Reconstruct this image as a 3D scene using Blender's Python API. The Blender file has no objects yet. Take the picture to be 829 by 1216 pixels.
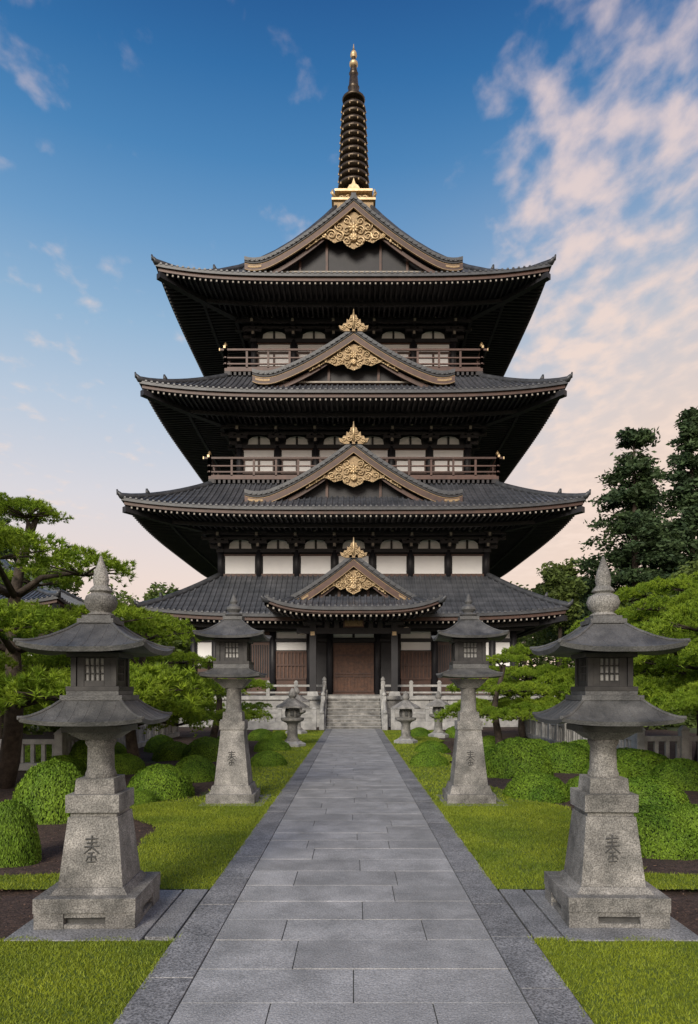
import bpy, math, random
import numpy as np
from mathutils import Vector
random.seed(7); rng=np.random.default_rng(7)
scene=bpy.context.scene
D=math.radians
# ---------------------------------------------------------------- materials
def mk(name, c1, c2, rough=0.7, metal=0.0, scale=5.0, detail=6, bump=0.0, bscale=None, island=0.0, speck=0.0, speckscale=120, stain=0.0, spec=0.5, transl=0.0, courses=0.0):
    m=bpy.data.materials.new(name); m.use_nodes=True
    nt=m.node_tree; N=nt.nodes; L=nt.links
    b=N["Principled BSDF"]; b.inputs["Roughness"].default_value=rough; b.inputs["Metallic"].default_value=metal
    b.inputs["Specular IOR Level"].default_value=spec
    geo=N.new("ShaderNodeNewGeometry")
    n=N.new("ShaderNodeTexNoise"); n.inputs["Scale"].default_value=scale; n.inputs["Detail"].default_value=detail; n.inputs["Roughness"].default_value=0.6
    L.new(geo.outputs["Position"],n.inputs["Vector"])
    r=N.new("ShaderNodeValToRGB"); r.color_ramp.elements[0].position=0.32; r.color_ramp.elements[1].position=0.68
    r.color_ramp.elements[0].color=(*c1,1); r.color_ramp.elements[1].color=(*c2,1)
    L.new(n.outputs["Fac"],r.inputs["Fac"])
    col=r.outputs["Color"]
    def mulval(col, valsock):
        mx=N.new("ShaderNodeVectorMath"); mx.operation='SCALE'
        L.new(col,mx.inputs[0]); L.new(valsock,mx.inputs["Scale"]); return mx.outputs["Vector"]
    def maprange(sock,a,b_,c,d_):
        mr=N.new("ShaderNodeMapRange"); mr.inputs[1].default_value=a; mr.inputs[2].default_value=b_; mr.inputs[3].default_value=c; mr.inputs[4].default_value=d_
        L.new(sock,mr.inputs[0]); return mr.outputs[0]
    if speck>0:
        s=N.new("ShaderNodeTexNoise"); s.inputs["Scale"].default_value=speckscale; s.inputs["Detail"].default_value=2
        L.new(geo.outputs["Position"],s.inputs["Vector"])
        col=mulval(col, maprange(s.outputs["Fac"],0.35,0.65,1-speck,1+speck))
    if stain>0:
        s=N.new("ShaderNodeTexNoise"); s.inputs["Scale"].default_value=1.7; s.inputs["Detail"].default_value=8; s.inputs["Roughness"].default_value=0.7
        L.new(geo.outputs["Position"],s.inputs["Vector"])
        col=mulval(col, maprange(s.outputs["Fac"],0.4,0.6,1-stain,1.0))
    if island>0:
        col=mulval(col, maprange(geo.outputs["Random Per Island"],0,1,1-island,1+island))
    if courses>0:
        sx=N.new("ShaderNodeSeparateXYZ"); L.new(geo.outputs["Position"],sx.inputs[0])
        ma=N.new("ShaderNodeMath"); ma.operation='MULTIPLY'; ma.inputs[1].default_value=courses; L.new(sx.outputs["Z"],ma.inputs[0])
        fr=N.new("ShaderNodeMath"); fr.operation='FRACT'; L.new(ma.outputs[0],fr.inputs[0])
        col=mulval(col, maprange(fr.outputs[0],0,1,0.75,1.2))
    L.new(col,b.inputs["Base Color"])
    if bump>0:
        bn=N.new("ShaderNodeTexNoise"); bn.inputs["Scale"].default_value=bscale or scale*4; bn.inputs["Detail"].default_value=5
        L.new(geo.outputs["Position"],bn.inputs["Vector"])
        bp=N.new("ShaderNodeBump"); bp.inputs["Strength"].default_value=bump; bp.inputs["Distance"].default_value=0.02
        L.new(bn.outputs["Fac"],bp.inputs["Height"]); L.new(bp.outputs["Normal"],b.inputs["Normal"])
    if transl>0:
        t=N.new("ShaderNodeBsdfTranslucent"); L.new(col,t.inputs["Color"])
        ms=N.new("ShaderNodeMixShader"); ms.inputs[0].default_value=transl
        L.new(b.outputs[0],ms.inputs[1]); L.new(t.outputs[0],ms.inputs[2])
        L.new(ms.outputs[0],N["Material Output"].inputs["Surface"])
    return m
MT={}
MT['tile']=mk("roof_tile",(.045,.05,.06),(.095,.10,.115),.42,0,1.2,8,island=.12,courses=3.2)
MT['tiletrim']=mk("roof_ridge_tile",(.03,.033,.04),(.07,.075,.085),.45,0,3)
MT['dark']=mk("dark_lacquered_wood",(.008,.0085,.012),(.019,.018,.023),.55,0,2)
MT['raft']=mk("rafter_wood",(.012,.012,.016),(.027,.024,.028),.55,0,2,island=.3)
MT['brown']=mk("red_brown_wood",(.05,.024,.018),(.10,.047,.032),.5,0,3,island=.15)
MT['rail']=mk("railing_wood",(.06,.028,.022),(.11,.055,.042),.5,0,3,island=.2)
MT['door']=mk("door_wood",(.07,.032,.020),(.15,.066,.036),.5,0,6,island=.1)
MT['white']=mk("white_plaster",(.86,.86,.87),(.92,.92,.92),.8,0,1.5)
MT['cream']=mk("rafter_tip_paint",(.26,.235,.20),(.40,.36,.30),.6,0,4)
MT['gold']=mk("gilded_metal",(.44,.32,.17),(.72,.56,.35),.45,.5,5,island=.2)
MT['golddk']=mk("aged_gold",(.18,.12,.065),(.40,.29,.16),.55,.35,14)
MT['bronze']=mk("dark_bronze",(.045,.034,.026),(.11,.082,.056),.4,.6,6)
MT['stone']=mk("granite",(.16,.158,.15),(.37,.355,.335),.88,0,4,bump=.55,bscale=60,speck=.42,speckscale=90,stain=.5)
MT['stonel']=mk("pale_granite",(.32,.32,.32),(.48,.475,.46),.82,0,3,bump=.2,bscale=30,speck=.12,speckscale=60,stain=.35,island=.06)
MT['lroof']=mk("lantern_cap_stone",(.065,.067,.07),(.145,.145,.145),.55,0,5,bump=.35,bscale=60,speck=.2,speckscale=110,stain=.4)
MT['ldark']=mk("lantern_dark_metal",(.018,.018,.02),(.05,.048,.048),.5,.3,8)
MT['markshade']=mk("carved_mark_and_recess_shade",(.05,.05,.05),(.09,.09,.088),.9,0,20)  # dark carved strokes; also paints shade into lantern recesses and openings
MT['slab']=mk("path_slab_stone",(.33,.335,.34),(.47,.47,.475),.5,0,2.5,bump=.4,bscale=60,speck=.24,speckscale=80,island=.11,stain=.25)
MT['kerb']=mk("path_border_granite",(.20,.205,.215),(.33,.33,.34),.58,0,3,bump=.35,bscale=60,speck=.5,speckscale=70,island=.12,stain=.25)
MT['joint']=mk("joint_mortar",(.07,.075,.07),(.13,.13,.12),.95,0,8)
MT['soil']=mk("mulch_soil",(.035,.021,.017),(.09,.055,.043),.95,0,9,detail=10,bump=1.0,bscale=35,speck=.4,speckscale=50)
MT['chip']=mk("bark_chip",(.045,.027,.02),(.13,.08,.057),.9,0,6,island=.5)
MT['lawn']=mk("lawn_soil",(.08,.12,.014),(.13,.18,.02),.95,0,3,detail=8)
MT['far']=mk("far_ground",(.04,.06,.02),(.07,.09,.03),.95,0,.3)
MT['blade']=mk("grass_blade",(.16,.235,.016),(.36,.42,.03),.6,0,.8,detail=7,island=.3,transl=.35)
MT['leafb']=mk("azalea_leaf",(.09,.185,.016),(.21,.33,.03),.6,0,2.0,island=.5,transl=.3,spec=.25)
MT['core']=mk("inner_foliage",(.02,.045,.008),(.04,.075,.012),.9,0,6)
MT['needle']=mk("pine_needle",(.14,.25,.02),(.34,.45,.04),.55,0,1.1,island=.35,transl=.38,spec=.3)
MT['cedar']=mk("cedar_foliage",(.028,.06,.026),(.08,.13,.044),.7,0,.5,island=.4,transl=.2)
MT['distl']=mk("distant_foliage",(.07,.12,.03),(.19,.25,.05),.7,0,.18,island=.35,transl=.25)
MT['bark']=mk("pine_bark",(.03,.022,.017),(.09,.068,.052),.9,0,9,bump=.8,bscale=30)
# ---------------------------------------------------------------- mesh builder
class M:
    def __init__(s): s.v=[];s.f=[];s.m=[];s.sm=[];s.k=0;s.mats=[]
    def mi(s,n):
        if n not in s.mats: s.mats.append(n)
        return s.mats.index(n)
    def P(s,p):
        x,y,z=p; k=s.k
        if k==1: x,y=-y,x
        elif k==2: x,y=-x,-y
        elif k==3: x,y=y,-x
        s.v.append((x,y,z)); return len(s.v)-1
    def face(s,idx,mat,smooth=False): s.f.append(tuple(idx)); s.m.append(s.mi(mat)); s.sm.append(smooth)
    def quad(s,a,b,c,d,mat,smooth=False): s.face([s.P(a),s.P(b),s.P(c),s.P(d)],mat,smooth)
    def box(s,x0,x1,y0,y1,z0,z1,mat):
        i=[s.P(p) for p in ((x0,y0,z0),(x1,y0,z0),(x1,y1,z0),(x0,y1,z0),(x0,y0,z1),(x1,y0,z1),(x1,y1,z1),(x0,y1,z1))]
        for q in ((0,3,2,1),(4,5,6,7),(0,1,5,4),(1,2,6,5),(2,3,7,6),(3,0,4,7)): s.face([i[j] for j in q],mat)
    def cb(s,cx,cy,z0,z1,wx,wy,mat): s.box(cx-wx/2,cx+wx/2,cy-wy/2,cy+wy/2,z0,z1,mat)
    def frus(s,cx,cy,z0,z1,w0,w1,mat):
        i=[s.P((cx+a*w/2,cy+b*w/2,z)) for w,z in ((w0,z0),(w1,z1)) for a,b in ((-1,-1),(1,-1),(1,1),(-1,1))]
        for q in ((0,3,2,1),(4,5,6,7),(0,1,5,4),(1,2,6,5),(2,3,7,6),(3,0,4,7)): s.face([i[j] for j in q],mat)
    def grid(s,fn,nu,nv,mat,smooth=True,flip=False):
        ids=[[s.P(fn(u/nu,v/nv)) for v in range(nv+1)] for u in range(nu+1)]
        for u in range(nu):
            for v in range(nv):
                q=[ids[u][v],ids[u+1][v],ids[u+1][v+1],ids[u][v+1]]
                if flip: q=q[::-1]
                s.face(q,mat,smooth)
    def sect(s,pts,offs,mat,smooth=False,close=True):
        rows=[[s.P((p[0]+o[0],p[1]+o[1],p[2]+o[2])) for o in offs] for p in pts]
        n=len(offs)
        for a,b in zip(rows[:-1],rows[1:]):
            for j in range(n if close else n-1):
                s.face([a[j],a[(j+1)%n],b[(j+1)%n],b[j]],mat,smooth)
        s.face(rows[0][::-1],mat); s.face(rows[-1],mat)
    def tube(s,pts,rad,n,mat,smooth=True):
        pts=[Vector(p) for p in pts]; rows=[]
        for i,p in enumerate(pts):
            d=(pts[min(i+1,len(pts)-1)]-pts[max(i-1,0)])
            if d.length<1e-6: d=Vector((0,0,1))
            d.normalize(); up=Vector((0,0,1)) if abs(d.z)<.9 else Vector((1,0,0))
            a=d.cross(up).normalized(); b=d.cross(a)
            r=rad[i] if isinstance(rad,(list,tuple)) else rad
            rows.append([s.P(p+(a*math.cos(2*math.pi*j/n)+b*math.sin(2*math.pi*j/n))*r) for j in range(n)])
        for A,B in zip(rows[:-1],rows[1:]):
            for j in range(n): s.face([A[j],A[(j+1)%n],B[(j+1)%n],B[j]],mat,smooth)
        s.face(rows[0][::-1],mat); s.face(rows[-1],mat)
    def lathe(s,cx,cy,prof,n,mat,smooth=True):
        rows=[[s.P((cx+r*math.cos(2*math.pi*j/n),cy+r*math.sin(2*math.pi*j/n),z)) for j in range(n)] for r,z in prof]
        for A,B in zip(rows[:-1],rows[1:]):
            for j in range(n): s.face([A[j],A[(j+1)%n],B[(j+1)%n],B[j]],mat,smooth)
        s.face(rows[0][::-1],mat); s.face(rows[-1],mat)
    def obj(s,name,loc=(0,0,0),parent=None,bevel=0):
        me=bpy.data.meshes.new(name); me.from_pydata(s.v,[],s.f)
        for n in s.mats: me.materials.append(MT[n])
        me.polygons.foreach_set("material_index",s.m); me.polygons.foreach_set("use_smooth",s.sm); me.update()
        o=bpy.data.objects.new(name,me); o.location=loc; scene.collection.objects.link(o)
        if parent: o.parent=parent
        if bevel:
            b=o.modifiers.new("bevel",'BEVEL'); b.width=bevel; b.segments=2; b.limit_method='ANGLE'; b.angle_limit=D(40)
        return o
def empty(name,loc=(0,0,0)):
    e=bpy.data.objects.new(name,None); e.location=loc; e.empty_display_size=.3; scene.collection.objects.link(e); return e
def npmesh(name,V,k,mats,midx=None):
    V=np.asarray(V,dtype=np.float32).reshape(-1,3); nf=len(V)//k
    me=bpy.data.meshes.new(name); me.vertices.add(len(V)); me.vertices.foreach_set("co",V.ravel())
    me.loops.add(len(V)); me.loops.foreach_set("vertex_index",np.arange(len(V),dtype=np.int32))
    me.polygons.add(nf); me.polygons.foreach_set("loop_start",np.arange(0,len(V),k,dtype=np.int32))
    for m in mats: me.materials.append(MT[m])
    if midx is not None: me.polygons.foreach_set("material_index",np.asarray(midx,dtype=np.int32))
    me.update(); me.validate(); return me
def link(name,me,loc=(0,0,0),rot=0,scale=(1,1,1),parent=None):
    o=bpy.data.objects.new(name,me); o.location=loc; o.rotation_euler=(0,0,rot); o.scale=scale
    scene.collection.objects.link(o)
    if parent: o.parent=parent
    return o
# ---------------------------------------------------------------- curved tiled roof
def roof(mb,W,ze,T,zt,p,up,B,rise,rib=.3,sides=(0,1,2,3),under=True):
    def w(t): return W+(T-W)*t
    def lift(s,t): return up*abs(s)**4*(1-t)**2
    def Z(s,t): return ze+(zt-ze)*(t**p)+lift(s,t)
    for k in sides:
        mb.k=k
        mb.grid(lambda u,v:((2*u-1)*w(v),-w(v),Z(2*u-1,v)),36,10,'tile')
        n=int(W/rib)
        for i in range(-n,n+1):
            x=i*rib; tm=min(1,(W-abs(x))/(W-T)) if W>T else 1
            if tm<.03: continue
            pts=[]
            for j in range(8):
                t=tm*j/7; s_=x/w(t); pts.append((x,-w(t)-.03*(j==0),Z(s_,t)-.01))
            h=.085
            mb.sect(pts,[(-.075,0,0),(-.045,0,h),(.045,0,h),(.075,0,0)],'tile')
        mb.grid(lambda u,v:((2*u-1)*W,-W,Z(2*u-1,0)-.16*v),36,1,'tiletrim')
        mb.grid(lambda u,v:((2*u-1)*(W-.12*v),-W+.12*v,Z(2*u-1,0)-.16),36,1,'tiletrim',flip=True)
        mb.grid(lambda u,v:((2*u-1)*(W-.12),-W+.12,Z(2*u-1,0)-.16-.2*v),36,1,'brown')
        pts=[(w(t),-w(t),Z(1,t)+.06) for t in [j/10 for j in range(11)]]
        pts=[(W+.12,-W-.12,Z(1,0)+.22)]+pts
        mb.tube(pts,[.1]+[.17]*11,8,'tiletrim')
        mb.tube([(W+.1,-W-.1,Z(1,0)+.1),(W+.16,-W-.16,Z(1,0)+.36)],[.1,.04],6,'tiletrim')
        t=.28; mb.tube([(w(t)+.05,-w(t)-.05,Z(1,t)+.1),(w(t)+.12,-w(t)-.12,Z(1,t)+.42)],[.16,.05],6,'tiletrim')
        if not under: continue
        zo=ze-.36; Wi=W-.12
        def S(x,t):
            ww=Wi+(B-Wi)*t
            return zo+rise*t+up*min(1,abs(x)/ww)**4*(1-t)**1.5
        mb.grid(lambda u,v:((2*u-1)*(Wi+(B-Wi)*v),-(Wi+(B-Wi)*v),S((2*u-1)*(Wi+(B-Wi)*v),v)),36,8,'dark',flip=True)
        n=int(Wi/.3)
        for i in range(-n,n+1):
            x=i*.3
            for lay,(t0,t1) in enumerate(((.0,.5),(.42,1.0))):
                tm=min(t1,(Wi-abs(x))/(Wi-B)*.985)
                if tm<=t0+.03: continue
                pts=[]
                for j in range(4):
                    t=t0+(tm-t0)*j/3; ww=Wi+(B-Wi)*t
                    pts.append((x,-ww+(.06 if j==0 else 0),S(x,t)-.02-lay*.16))
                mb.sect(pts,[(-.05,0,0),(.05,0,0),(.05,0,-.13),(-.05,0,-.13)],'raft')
                a=pts[0]; mb.box(x-.035,x+.035,a[1]-.012,a[1]+.01,a[2]-.115,a[2]-.03,'cream')
        for t in (.44,.8):
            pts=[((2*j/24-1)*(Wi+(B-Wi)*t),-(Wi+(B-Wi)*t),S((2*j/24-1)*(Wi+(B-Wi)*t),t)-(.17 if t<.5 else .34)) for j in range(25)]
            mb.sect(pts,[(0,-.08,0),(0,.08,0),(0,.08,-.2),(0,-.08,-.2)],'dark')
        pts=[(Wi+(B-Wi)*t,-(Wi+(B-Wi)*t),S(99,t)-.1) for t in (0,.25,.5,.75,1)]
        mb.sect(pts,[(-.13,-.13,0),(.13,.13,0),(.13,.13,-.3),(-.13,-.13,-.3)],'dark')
    mb.k=0
def bracket(mb,x,B,zb,h,out):
    st=3
    for i in range(st):
        z=zb+h*i/st; o=out*(i+1)/st
        mb.box(x-.11,x+.11,-B-o-.12,-B+.02,z+.05,z+h/st*.55,'raft')
        mb.box(x-.07,x+.07,-B-o-.135,-B-o-.12,z+.07,z+h/st*.5,'cream')
        L=.52+.10*i
        mb.box(x-L,x+L,-B-o-.09,-B-o+.09,z+h/st*.5,z+h/st*.8,'raft')
        for dx in (-L+.12,0,L-.12):
            mb.box(x+dx-.13,x+dx+.13,-B-o-.13,-B-o+.13,z+h/st*.8,z+h/st*1.02,'raft')
def body(mb,B,z0,zw,zs,nb,side_specs):
    for k in range(4):
        mb.k=k
        mb.box(-B+.12,B-.12,-B+.1,-B+.3,z0,zs+.3,'dark')
        xs=[-B+2*B*i/nb for i in range(nb+1)]
        for x in xs: 
            mb.tube([(x,-B,z0),(x,-B,zw+.1)],.2,10,'dark')
        mb.box(-B-.25,B+.25,-B-.17,-B+.17,zw-.05,zw+.17,'dark')
        mb.box(-B-.1,B+.1,-B-.12,-B+.12,z0,z0+.16,'brown')
        for i in range(nb):
            a,b=xs[i]+.24,xs[i+1]-.24
            for (f0,f1,mat) in side_specs:
                za=z0+(zw-z0)*f0; zb=z0+(zw-z0)*f1
                if mat=='win':
                    mb.box(a,b,-B-.02,-B+.1,za,zb,'white')
                    mb.box((a+b)/2-.06,(a+b)/2+.06,-B-.07,-B-.02,za,zb,'brown')
                    mb.box(a,a+.07,-B-.07,-B-.02,za,zb,'brown'); mb.box(b-.07,b,-B-.07,-B-.02,za,zb,'brown')
                else: mb.box(a,b,-B-.02 if mat=='white' else -B+.02,-B+.1,za,zb,mat)
                mb.box(a-.1,b+.1,-B-.08,-B+.06,zb+.003,zb+.09,'brown')
        H=zs-zw
        out=1.5
        for i in range(nb):
            c=(xs[i]+xs[i+1])/2; ww=(xs[i+1]-xs[i])*.30
            zz=zw+.2
            pr=[(c-ww,zz),(c+ww,zz),(c+ww*.92,zz+.2*H),(c+ww*.6,zz+.29*H),(c,zz+.33*H),(c-ww*.6,zz+.29*H),(c-ww*.92,zz+.2*H)]
            mb.face([mb.P((px,-B+.06,pz)) for px,pz in pr],'white')
            mb.box(c-.06,c+.06,-B-.02,-B+.05,zz,zz+.3*H,'raft')
        mb.box(-B-.1,B+.1,-B-.1,-B+.14,zw+.2+.35*H,zw+.2+.35*H+.14,'dark')
        for x in xs: bracket(mb,x,B,zw+.15,H-.15,out)
        for i in range(nb): bracket(mb,(xs[i]+xs[i+1])/2,B+.6,zw+.15+.45*H,H*.5,out-.6)
        for i in range(1,4):
            o=out*i/3; zz=zw+.15+(H-.15)*i/3
            mb.box(-B-o,B+o,-B-o-.07,-B-o+.07,zz-.02,zz+.12,'dark')
    mb.k=0
def balcony(mb,R,z,h,B):
    for k in range(4):
        mb.k=k
        mb.box(-R,R,-R,-B,z-.14,z,'dark')
        mb.box(-R-.05,R+.05,-R-.06,-R+.04,z-.2,z+.05,'rail')
        n=int(2*R/.28)
        for i in range(n+1):
            x=-R+2*R*i/n
            mb.box(x-.07,x+.07,-R-.03,-R+.3,z-.42,z-.2,'raft')
        n=int(2*R/1.25)
        for i in range(n+1):
            x=-R+2*R*i/n
            mb.box(x-.06,x+.06,-R-.06,-R+.06,z,z+h*.86,'rail')
        for zz,t in ((.18,.08),(.5,.07),(.9,.11)):
            e=.35 if zz>.8 else .12
            mb.box(-R-e,R+e,-R-.05,-R+.05,z+h*zz,z+h*zz+t,'rail')
        for sx in (-1,1):
            mb.box(sx*R-.09,sx*R+.09,-R-.09,-R+.09,z,z+h*1.08,'rail')
            mb.lathe(sx*R,-R,[(.07,z+h*1.08),(.11,z+h*1.14),(.1,z+h*1.22),(.02,z+h*1.34)],8,'gold')
            x=sx*(R+.35); mb.box(x-.03,x+.03,-R-.06,-R+.06,z+h*.89,z+h*.9+.13,'gold')
    mb.k=0
def spiral(mb,cx,y,cz,r,turns,dirn,a0,rad,mat='gold'):
    pts=[]
    n=int(14*turns)
    for i in range(n+1):
        t=i/n; a=a0+dirn*2*math.pi*turns*t; rr=r*(1-t*.85)
        pts.append((cx+rr*math.cos(a),y,cz+rr*math.sin(a)))
    mb.tube(pts,[rad*(1-.5*i/n) for i in range(n+1)],5,mat)
def gable(mb,y0,y1,hw,zb,za,p=1.3,hip=None,panel=1.0,rib=.3,orn=1.0):
    H=za-zb
    def zp(x):
        q=max(0,1-abs(x)/hw); base=zb+H*(q**p)
        return base+.3*max(0,(abs(x)/hw-.75)/.25)**2*(hw/5)
    def yf(x):
        if hip is None: return y0
        return y0-max(0,min(hip,abs(x)-(hw-hip)))
    for sgn in (-1,1):
        mb.grid(lambda u,v:(sgn*hw*u,yf(hw*u)+(y1-yf(hw*u))*v,zp(hw*u)),22,4,'tile',flip=(sgn<0))
        mb.grid(lambda u,v:(sgn*hw*u,yf(hw*u)+(y1-yf(hw*u))*v,zp(hw*u)-.2),22,4,'dark',flip=(sgn>0))
        mb.grid(lambda u,v:(sgn*hw,yf(hw)+(y1-yf(hw))*u,zp(hw)-.2*v),1,1,'tiletrim')
        yy=y0+.05 if hip is None else y0-hip+.1
        while yy<y1-.05:
            umin=0.0
            if hip is not None and yy<y0: umin=(hw-hip+(y0-yy))/hw
            if umin<.97:
                pts=[(sgn*hw*(umin+(1-umin)*j/9),yy,zp(hw*(umin+(1-umin)*j/9))) for j in range(10)]
                mb.sect(pts,[(0,-.07,0),(0,-.04,.085),(0,.04,.085),(0,.07,0)],'tile')
            yy+=rib
        N=22; us=[j/N for j in range(N+1)]
        lim=1.0 if hip is None else (hw-hip)/hw*1.06
        pts=[(sgn*hw*u*lim,y0-.02,zp(hw*u*lim)) for u in us]
        mb.sect(pts,[(0,-.14,.03),(0,-.14,.24),(0,.25,.24),(0,.25,.0)],'tiletrim')
        mb.sect(pts,[(0,-.10,.02),(0,-.10,-.08),(0,.1,-.08),(0,.1,.0)],'dark')
        mb.sect(pts,[(0,-.05,-.08),(0,-.05,-.45),(0,.06,-.45),(0,.06,-.08)],'brown')
        mb.sect(pts,[(0,-.07,-.45),(0,-.07,-.48),(0,.06,-.48),(0,.06,-.45)],'golddk')
        mb.sect([(x,y-.054,z) for x,y,z in pts],[(0,0,-.10),(0,.02,-.10),(0,.02,-.13),(0,0,-.13)],'golddk')
        ptsi=[(x*.93,y+.25,z-.45) for x,y,z in pts[:-1]]
        mb.sect(ptsi,[(0,-.04,0),(0,-.04,-.24),(0,.06,-.24),(0,.06,0)],'brown')
        for j in range(int(hw*lim/.27)):
            x=sgn*(.15+j*.27); mb.tube([(x,y0-.2,zp(x)+.13),(x,y0-.1,zp(x)+.13)],.085,8,'tiletrim')
        x=sgn*hw*lim*.97; 
        n=6; pe=[(x-sgn*.8*j/n,y0-.09,zp(x-sgn*.8*j/n)-.19) for j in range(n+1)]
        mb.sect(pe,[(0,0,0),(0,.02,0),(0,.02,-.12),(0,0,-.12)],'golddk')
    if hip is not None:
        ysk=y0-hip
        for i in range(-int(hw/rib),int(hw/rib)+1):
            x=i*rib; vm=min(hip+.3,hw-abs(x))
            if vm<.1: continue
            pts=[(x,ysk+vm*j/6,zp(hw-vm*j/6)+ .3*((abs(x)/hw)**4)*(1-j/6)-.3*(1-min(1,(vm*j/6)/(.25*hw)))**2*(hw/5)*(1-(abs(x)/hw)**4)) for j in range(7)]
            mb.sect(pts,[(-.07,0,0),(-.04,0,.085),(.04,0,.085),(.07,0,0)],'tile')
        def sk(u,v):
            vv=(hip+.3)*v; x=(2*u-1)*(hw-vv)
            return (x,ysk+vv,zp(hw-vv)+.3*((abs(x)/hw)**4)*(1-v)-.3*(1-min(1,vv/(.25*hw)))**2*(hw/5)*(1-(abs(x)/hw)**4)-.01)
        mb.grid(sk,28,6,'tile')
        mb.grid(lambda u,v:(sk(u,0)[0],sk(u,0)[1],sk(u,0)[2]-.16*v),28,1,'tiletrim')
        mb.grid(lambda u,v:(sk(u,0)[0]*.98,sk(u,0)[1]+.1,sk(u,0)[2]-.16-.2*v),28,1,'brown')
        mb.grid(lambda u,v:(sk(u,0)[0],sk(u,0)[1]+(hip+1.5)*v,sk(u,0)[2]-.3+.2*v),28,3,'dark',flip=True)
        for sgn in (-1,1):
            pts=[(sgn*(hw-hip*v),ysk+hip*v,zp(hw-hip*v)+.05) for v in (0,.25,.5,.75,1)]
            pts=[(sgn*(hw+.15),ysk-.15,zp(hw)+.25)]+pts
            mb.tube(pts,[.06]+[.13]*5,8,'tiletrim')
        n=int(hw/.28)
        for i in range(-n,n+1):
            x=i*.28; z=sk((x/hw+1)/2,0)[2]-.36
            mb.box(x-.05,x+.05,ysk+.14,ysk+2.0,z-.12,z,'raft'); mb.box(x-.037,x+.037,ysk+.128,ysk+.15,z-.11,z-.02,'cream')
    lim=1.0 if hip is None else (hw-hip)/hw
    zbot=zb+.05 if hip is None else zp(hw-hip)-.1
    pw=[]; yw=y0+.75
    for j in range(-14,15):
        x=j/14*hw*lim*.9; pw.append((x,max(zbot,zp(x)-.3)))
    ids=[mb.P((-hw*lim*.9,yw,zbot-.4))]+[mb.P((x,yw,z)) for x,z in pw]+[mb.P((hw*lim*.9,yw,zbot-.4))]
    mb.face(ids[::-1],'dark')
    yp=y0+.12; top=za-.62; gw=hw*lim*.44*panel; gb=top-(H if hip is None else (za-zbot))*.48
    pl=[]
    for j in range(-20,21):
        f=j/20; x=f*gw
        zt=min(top, zp(x)-.5); zl=gb+ .18*abs(math.sin(f*math.pi*2.5))*H*.3 - (.07*H if abs(f)<.18 else 0)+ (abs(f)**2)*.12*H
        zl=min(zl,zt-.10)
        pl.append((x,zt,zl))
    for a,b in zip(pl[:-1],pl[1:]):
        mb.quad((a[0],yp,a[2]),(b[0],yp,b[2]),(b[0],yp,b[1]),(a[0],yp,a[1]),'golddk')
        mb.tube([(a[0],yp-.04,a[2]),(b[0],yp-.04,b[2])],.03,5,'gold')
    s_=H/2.6
    rnd=random.Random(int(hw*100))
    for f in (-.92,-.78,-.62,-.46,-.3,-.14,.14,.3,.46,.62,.78,.92):
        x=f*gw; zt=min(top,zp(x)-.5); j=int(round((f+1)*20)); zl=pl[j][2]; hh=zt-zl
        nrow=max(1,int(hh/(.30*s_)))
        for r in range(nrow):
            zc=zl+hh*(r+.5)/nrow
            spiral(mb,x,yp-.05-.02*rnd.random(),zc,min(.19*s_,hh/nrow*.6),1.6,1 if (f>0)^(r%2) else -1,rnd.random()*6,.026*s_+.008)
    for r,zc in ((.22,.5),(.15,.2)):
        zc=gb+(top-gb)*zc
        for a in range(8):
            an=a*math.pi/4; mb.tube([(0,yp-.08,zc),(math.cos(an)*r*s_,yp-.1,zc+math.sin(an)*r*s_)],[.03,.07*s_],6,'gold')
        mb.lathe(0,yp-.08,[(.02,zc-.1*s_),(.1*s_,zc),(.02,zc+.1*s_)],8,'gold')
    for f in (.25,.5,.72):
        for sg in (-1,1):
            x=sg*f*hw*lim; mb.box(x-.07,x+.07,yw-.12,yw-.003,zbot-.3,max(zbot-.25,zp(x)-.45),'brown')
    mb.box(-hw*lim*.9,hw*lim*.9,yw-.2,yw-.02,zbot-.02,zbot+.14,'brown')
    mb.box(-hw*lim*.93,hw*lim*.93,yw-.28,yw-.2,zbot+.01,zbot+.09,'cream')
    mb.tube([(0,y0-.1,za+.12),(0,y1,za+.12)],.2,8,'tiletrim')
    mb.box(-.14,.14,y0-.05,y1,za+.2,za+.42,'tiletrim')
    o=orn; yo=y0-.2
    pr=[(-.50,.0),(-.78,.12),(-.86,.34),(-.66,.30),(-.58,.46),(-.42,.46),(-.40,.70),(-.24,.62),(-.17,.92),(-.07,.95),(0,1.30),(.07,.95),(.17,.92),(.24,.62),(.40,.70),(.42,.46),(.58,.46),(.66,.30),(.86,.34),(.78,.12),(.50,.0)]
    f=[mb.P((x*o,yo,za-.05+z*o)) for x,z in pr]; g=[mb.P((x*o,yo+.16,za-.05+z*o)) for x,z in pr]
    mb.face(f,'golddk'); mb.face(g,'golddk')
    for j in range(len(pr)): mb.face([f[j],f[(j+1)%len(pr)],g[(j+1)%len(pr)],g[j]],'gold')
    for sg in (-1,1):
        spiral(mb,sg*.55*o,yo-.03,za+.16*o,.15*o,1.5,-sg,0,.035*o)
        spiral(mb,sg*.24*o,yo-.03,za+.25*o,.17*o,1.5,sg,0,.04*o)
        spiral(mb,sg*.14*o,yo-.03,za+.58*o,.12*o,1.4,-sg,1,.03*o)
    mb.tube([(0,yo-.03,za+.1*o),(0,yo-.05,za+.7*o),(0,yo-.03,za+1.2*o)],[.05*o,.08*o,.02],6,'gold')
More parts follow.
